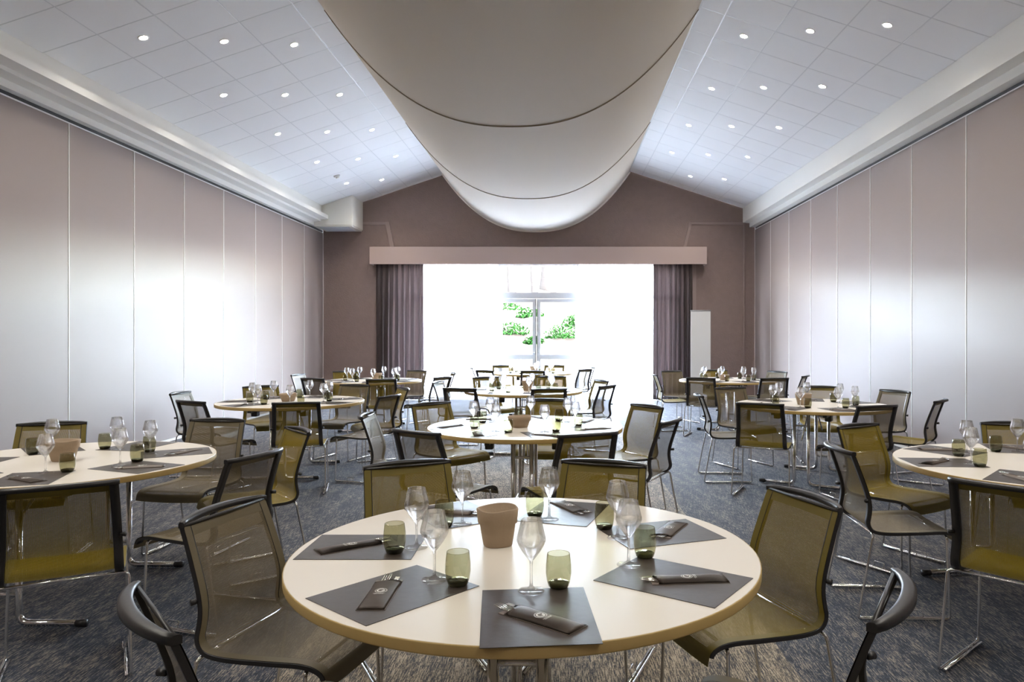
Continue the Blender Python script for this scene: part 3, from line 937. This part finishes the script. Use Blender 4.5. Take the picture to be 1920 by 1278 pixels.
# wine glass: foot, stem and bowl in one thin shell
bm = bmesh.new()
add_lathe(bm, [(0.036, 0.0), (0.037, 0.0015), (0.030, 0.004), (0.012, 0.007), (0.0052, 0.014), (0.0040, 0.030), (0.0038, 0.070), (0.0050, 0.083),
               (0.0120, 0.091), (0.0255, 0.109), (0.0355, 0.126), (0.0405, 0.138), (0.0402, 0.147), (0.0345, 0.171), (0.0285, 0.197)], 28, True, False)
add_lathe(bm, [(0.0285, 0.197), (0.0279, 0.1974), (0.0273, 0.196), (0.0333, 0.1705), (0.0390, 0.147), (0.0393, 0.138), (0.0343, 0.127), (0.0240, 0.110), (0.010, 0.094), (0.0015, 0.090)], 28, False, False)
WINE = to_mesh('wine_glass', bm, 'wine_glass', True)
bm = bmesh.new()
add_lathe(bm, [(0.0250, 0.0), (0.0280, 0.004), (0.0325, 0.018), (0.0358, 0.040), (0.0355, 0.062), (0.0315, 0.094), (0.0310, 0.0945), (0.0303, 0.093)], 28, False, False)
TUMB = to_mesh('tumbler_wall', bm, 'tumbler_glass', True)
bm = bmesh.new()
add_lathe(bm, [(0.0245, 0.0006), (0.0272, 0.0045), (0.0300, 0.013), (0.0270, 0.015), (0.010, 0.0135), (0.001, 0.0132)], 28, True, True)
TBASE = to_mesh('tumbler_base', bm, 'tumbler_base', True)
# cutlery sleeve: soft pillow of paper, open at +y end
bm = bmesh.new(); rows = []
for j in range(15):
    v = j / 14; y = -0.11 + 0.205 * v
    hgt = 0.0060 * min(1, v * 5) * (1 + 0.15 * math.sin(v * 5)) + 0.001
    w = 0.036 + (0.002 if j > 11 else 0)
    rows.append([bm.verts.new((w * q, y + (0.006 * math.sin(3 * q) if j == 14 else 0), 0.0022 + hgt * (1 - abs(q) ** 2.2))) for q in (-1, -0.8, -0.5, -0.2, 0.2, 0.5, 0.8, 1)])
for a, b in zip(rows, rows[1:]):
    for i in range(7): bm.faces.new((a[i], a[i + 1], b[i + 1], b[i])).smooth = True
bmesh.ops.solidify(bm, geom=bm.faces[:], thickness=0.0006)
add_box(bm, -0.038, 0.038, -0.111, 0.112, 0.0, 0.0012)
SLEEVE = to_mesh('paper_sleeve', bm, 'sleeve_dark')
bm = bmesh.new()
for q in range(4):
    x = -0.019 + 0.0062 * q
    add_tube(bm, [(x, 0.092, 0.0048), (x, 0.118, 0.0060), (x, 0.142, 0.0100)], [0.0017, 0.0016, 0.0009], 6)
add_box(bm, -0.0215, 0.0020, 0.060, 0.098, 0.0026, 0.0050, 0.001)
FORK = to_mesh('fork', bm, 'cutlery')
bm = bmesh.new()
add_box(bm, 0.012, 0.025, 0.055, 0.132, 0.0026, 0.0046, 0.0008)
KNIFE = to_mesh('knife', bm, 'cutlery')
# printed emblem: ring, inner swirl letter and two fine lines below
bm = bmesh.new()
def arc_band(bm, cx, cy, r0, r1, a0, a1, z, n=28):
    pr = []
    for i in range(n + 1):
        a = math.radians(a0 + (a1 - a0) * i / n)
        zz = lambda r: z - 0.80e-2 * (abs(cx + r * math.cos(a)) / 0.036) ** 2.2 * 0.72
        pr.append((bm.verts.new((cx + r0 * math.cos(a), cy + r0 * math.sin(a), zz(r0))), bm.verts.new((cx + r1 * math.cos(a), cy + r1 * math.sin(a), zz(r1)))))
    for (a, b), (c, d) in zip(pr, pr[1:]): bm.faces.new((a, b, d, c))
EZ = 0.0104
arc_band(bm, 0, 0.005, 0.0150, 0.0165, 0, 360, EZ)
arc_band(bm, 0, 0.005, 0.0075, 0.0118, 40, 330, EZ)
arc_band(bm, 0.006, 0.0045, 0.0, 0.0052, 200, 420, EZ, 12)
for row in range(2):
    x = -0.017 + 0.004 * row
    while x < 0.016 - 0.004 * row:
        w = random.uniform(0.0010, 0.0026)
        y = -0.0175 - 0.0042 * row
        zz = EZ - 0.80e-2 * (abs(x) / 0.036) ** 2.2 * 0.72
        h = random.uniform(0.0018, 0.003)
        vs = [bm.verts.new(p) for p in ((x, y, zz), (x + w, y, zz), (x + w, y + h, zz), (x, y + h, zz))]
        bm.faces.new(vs)
        x += w + 0.0009
EMBLEM = to_mesh('printed_emblem', bm, 'print_white')

def basket_mesh(rt, rb, h, squash, seedv):
    rnd = random.Random(seedv); bm = bmesh.new(); seg = 32
    ph = [rnd.uniform(0, 6.28) for _ in range(4)]
    def ring(r, z, wob, sq):
        out = []
        for i in range(seg):
            a = 2 * PI * i / seg
            ca, sa = math.cos(a), math.sin(a)
            se = (abs(ca) ** 3 + abs(sa) ** 3) ** (-1 / 3)          # soft square
            rr = r * (1 + (se - 1) * sq) * (1 + wob * math.sin(2 * a + ph[0]) + wob * 0.6 * math.sin(5 * a + ph[1]))
            out.append(bm.verts.new((rr * ca, rr * sa * squash, z + (wob * 0.05 * math.sin(3 * a + ph[2])))))
        return out
    prof = [(rb * 0.96, 0.0, 0.0, 0.7), (rb, 0.004, 0.01, 0.7), (rb + (rt - rb) * 0.35, h * 0.32, 0.02, 0.5), (rb + (rt - rb) * 0.62, h * 0.60, 0.03, 0.4),
            (rb + (rt - rb) * 0.66 + 0.004, h * 0.605, 0.035, 0.4), (rt + 0.003, h * 0.97, 0.04, 0.3), (rt, h, 0.04, 0.3), (rt - 0.004, h * 0.98, 0.04, 0.3), (rb * 0.9, 0.012, 0.0, 0.6)]
    R = [ring(*p) for p in prof]
    for a, b in zip(R, R[1:]):
        for i in range(seg): bm.faces.new((a[i], a[(i + 1) % seg], b[(i + 1) % seg], b[i])).smooth = True
    bm.faces.new(R[0][::-1]); bm.faces.new(R[-1])
    return to_mesh('paper_basket', bm, 'kraft')
BASK = {'tall': basket_mesh(0.066, 0.048, 0.125, 0.95, 1), 'wide': basket_mesh(0.092, 0.062, 0.085, 0.9, 2), 'mid': basket_mesh(0.080, 0.055, 0.115, 0.85, 3)}

def setting(key, a, dname, mat_p=None, gl_p=None, tu_p=None, pk=None):
    tx, ty, _, _, desc = TABLES[key]
    ar = math.radians(a)
    P = lambda r, d: (tx + r * math.cos(math.radians(a + d)), ty + r * math.sin(math.radians(a + d)))
    mp = mat_p or P(0.535, 0); gp = gl_p or P(0.40, 4 + random.uniform(-3, 3)); tp = tu_p or P(0.41, 17 + random.uniform(-1.5, 2))
    pc, pd = pk or (P(0.575, 0), a + 180 + 42 + random.uniform(-4, 4))
    tag(link('placemat', MAT, None, (*mp, ZT + 0.0002), (0, 0, ar - PI / 2)), 'dark grey paper placemat at the %s of the %s' % (dname, desc), 'placemat', 'placemats on the round tables')
    zz = ZT + 0.0019
    s = thing('cutlery_pocket', 'dark paper cutlery pocket at the %s of the %s' % (dname, desc), 'cutlery pocket', (*pc, zz), math.radians(pd) - PI / 2, 'cutlery pockets on the round tables')
    link('printed_emblem', EMBLEM, link('paper_sleeve', SLEEVE, s)); link('fork', FORK, s); link('knife', KNIFE, s)
    tag(link('wine_glass', WINE, None, (*gp, zz)), 'clear stemmed wine glass at the %s of the %s' % (dname, desc), 'wine glass', 'wine glasses on the round tables')
    g = thing('tumbler', 'smoky green glass tumbler at the %s of the %s' % (dname, desc), 'tumbler', (*tp, zz), 0, 'tumblers on the round tables')
    link('glass_wall', TUMB, g); link('glass_base', TBASE, g)

# foreground table, each item where it lies
T1S = [(-85, (-0.055, 1.815), (-0.076, 1.981), (-0.001, 2.012), (-0.124, 1.845), (0.041, 1.718)),
       (-131, (-0.450, 1.975), (-0.357, 2.070), (-0.284, 2.030), (-0.483, 2.065), (-0.481, 1.839)),
       (180, (-0.648, 2.400), (-0.470, 2.385), (-0.531, 2.333), (-0.603, 2.460), (-0.780, 2.330)),
       (122, (-0.410, 2.835), (-0.358, 2.677), (-0.420, 2.644), (-0.323, 2.841), (-0.543, 2.884)),
       (73, (0.022, 2.865), (-0.037, 2.747), (-0.094, 2.800), (0.091, 2.858), (-0.002, 3.031)),
       (20, (0.358, 2.565), (0.203, 2.498), (0.165, 2.620), (0.352, 2.512), (0.444, 2.696)),
       (-35, (0.330, 2.078), (0.213, 2.206), (0.272, 2.285), (0.265, 2.065), (0.478, 2.080))]
dn = name_dirs([q[0] for q in T1S])
for (a, mp, gp, tp, p0, p1), d in zip(T1S, dn):
    pc = ((p0[0] + p1[0]) / 2, (p0[1] + p1[1]) / 2)
    setting('T1', a, d, mp, gp, tp, (pc, math.degrees(math.atan2(p0[1] - p1[1], p0[0] - p1[0]))))
for key, (tx, ty, turn, ph, desc) in TABLES.items():
    if ph is not None:
        angs = [ph + 360 / 7 * k for k in range(7)]
        angs = [(a + 180) % 360 - 180 for a in angs]
        for a, d in zip(angs, name_dirs(angs)):
            setting(key, a, d)
BK = {'T1': ('tall', -0.205, 2.425), 'T2': ('wide', -0.30, 5.52), 'T3': ('tall', -0.40, 9.15), 'T4': ('tall', -0.47, 13.45), 'T5': ('wide', -2.88, 7.68),
      'T6': ('mid', -2.78, 4.05), 'T7': ('mid', -2.83, 11.2), 'T8': ('mid', 2.47, 7.30), 'T9': ('wide', 2.58, 11.30), 'T10': ('mid', 2.66, 3.98)}
for key, (v, x, y) in BK.items():
    tag(link('paper_basket', BASK[v], None, (x, y, ZT + 0.0005), (0, 0, random.uniform(0, 1.5))), 'brown kraft paper bread basket in the middle of the %s' % TABLES[key][4], 'basket', 'paper bread baskets')
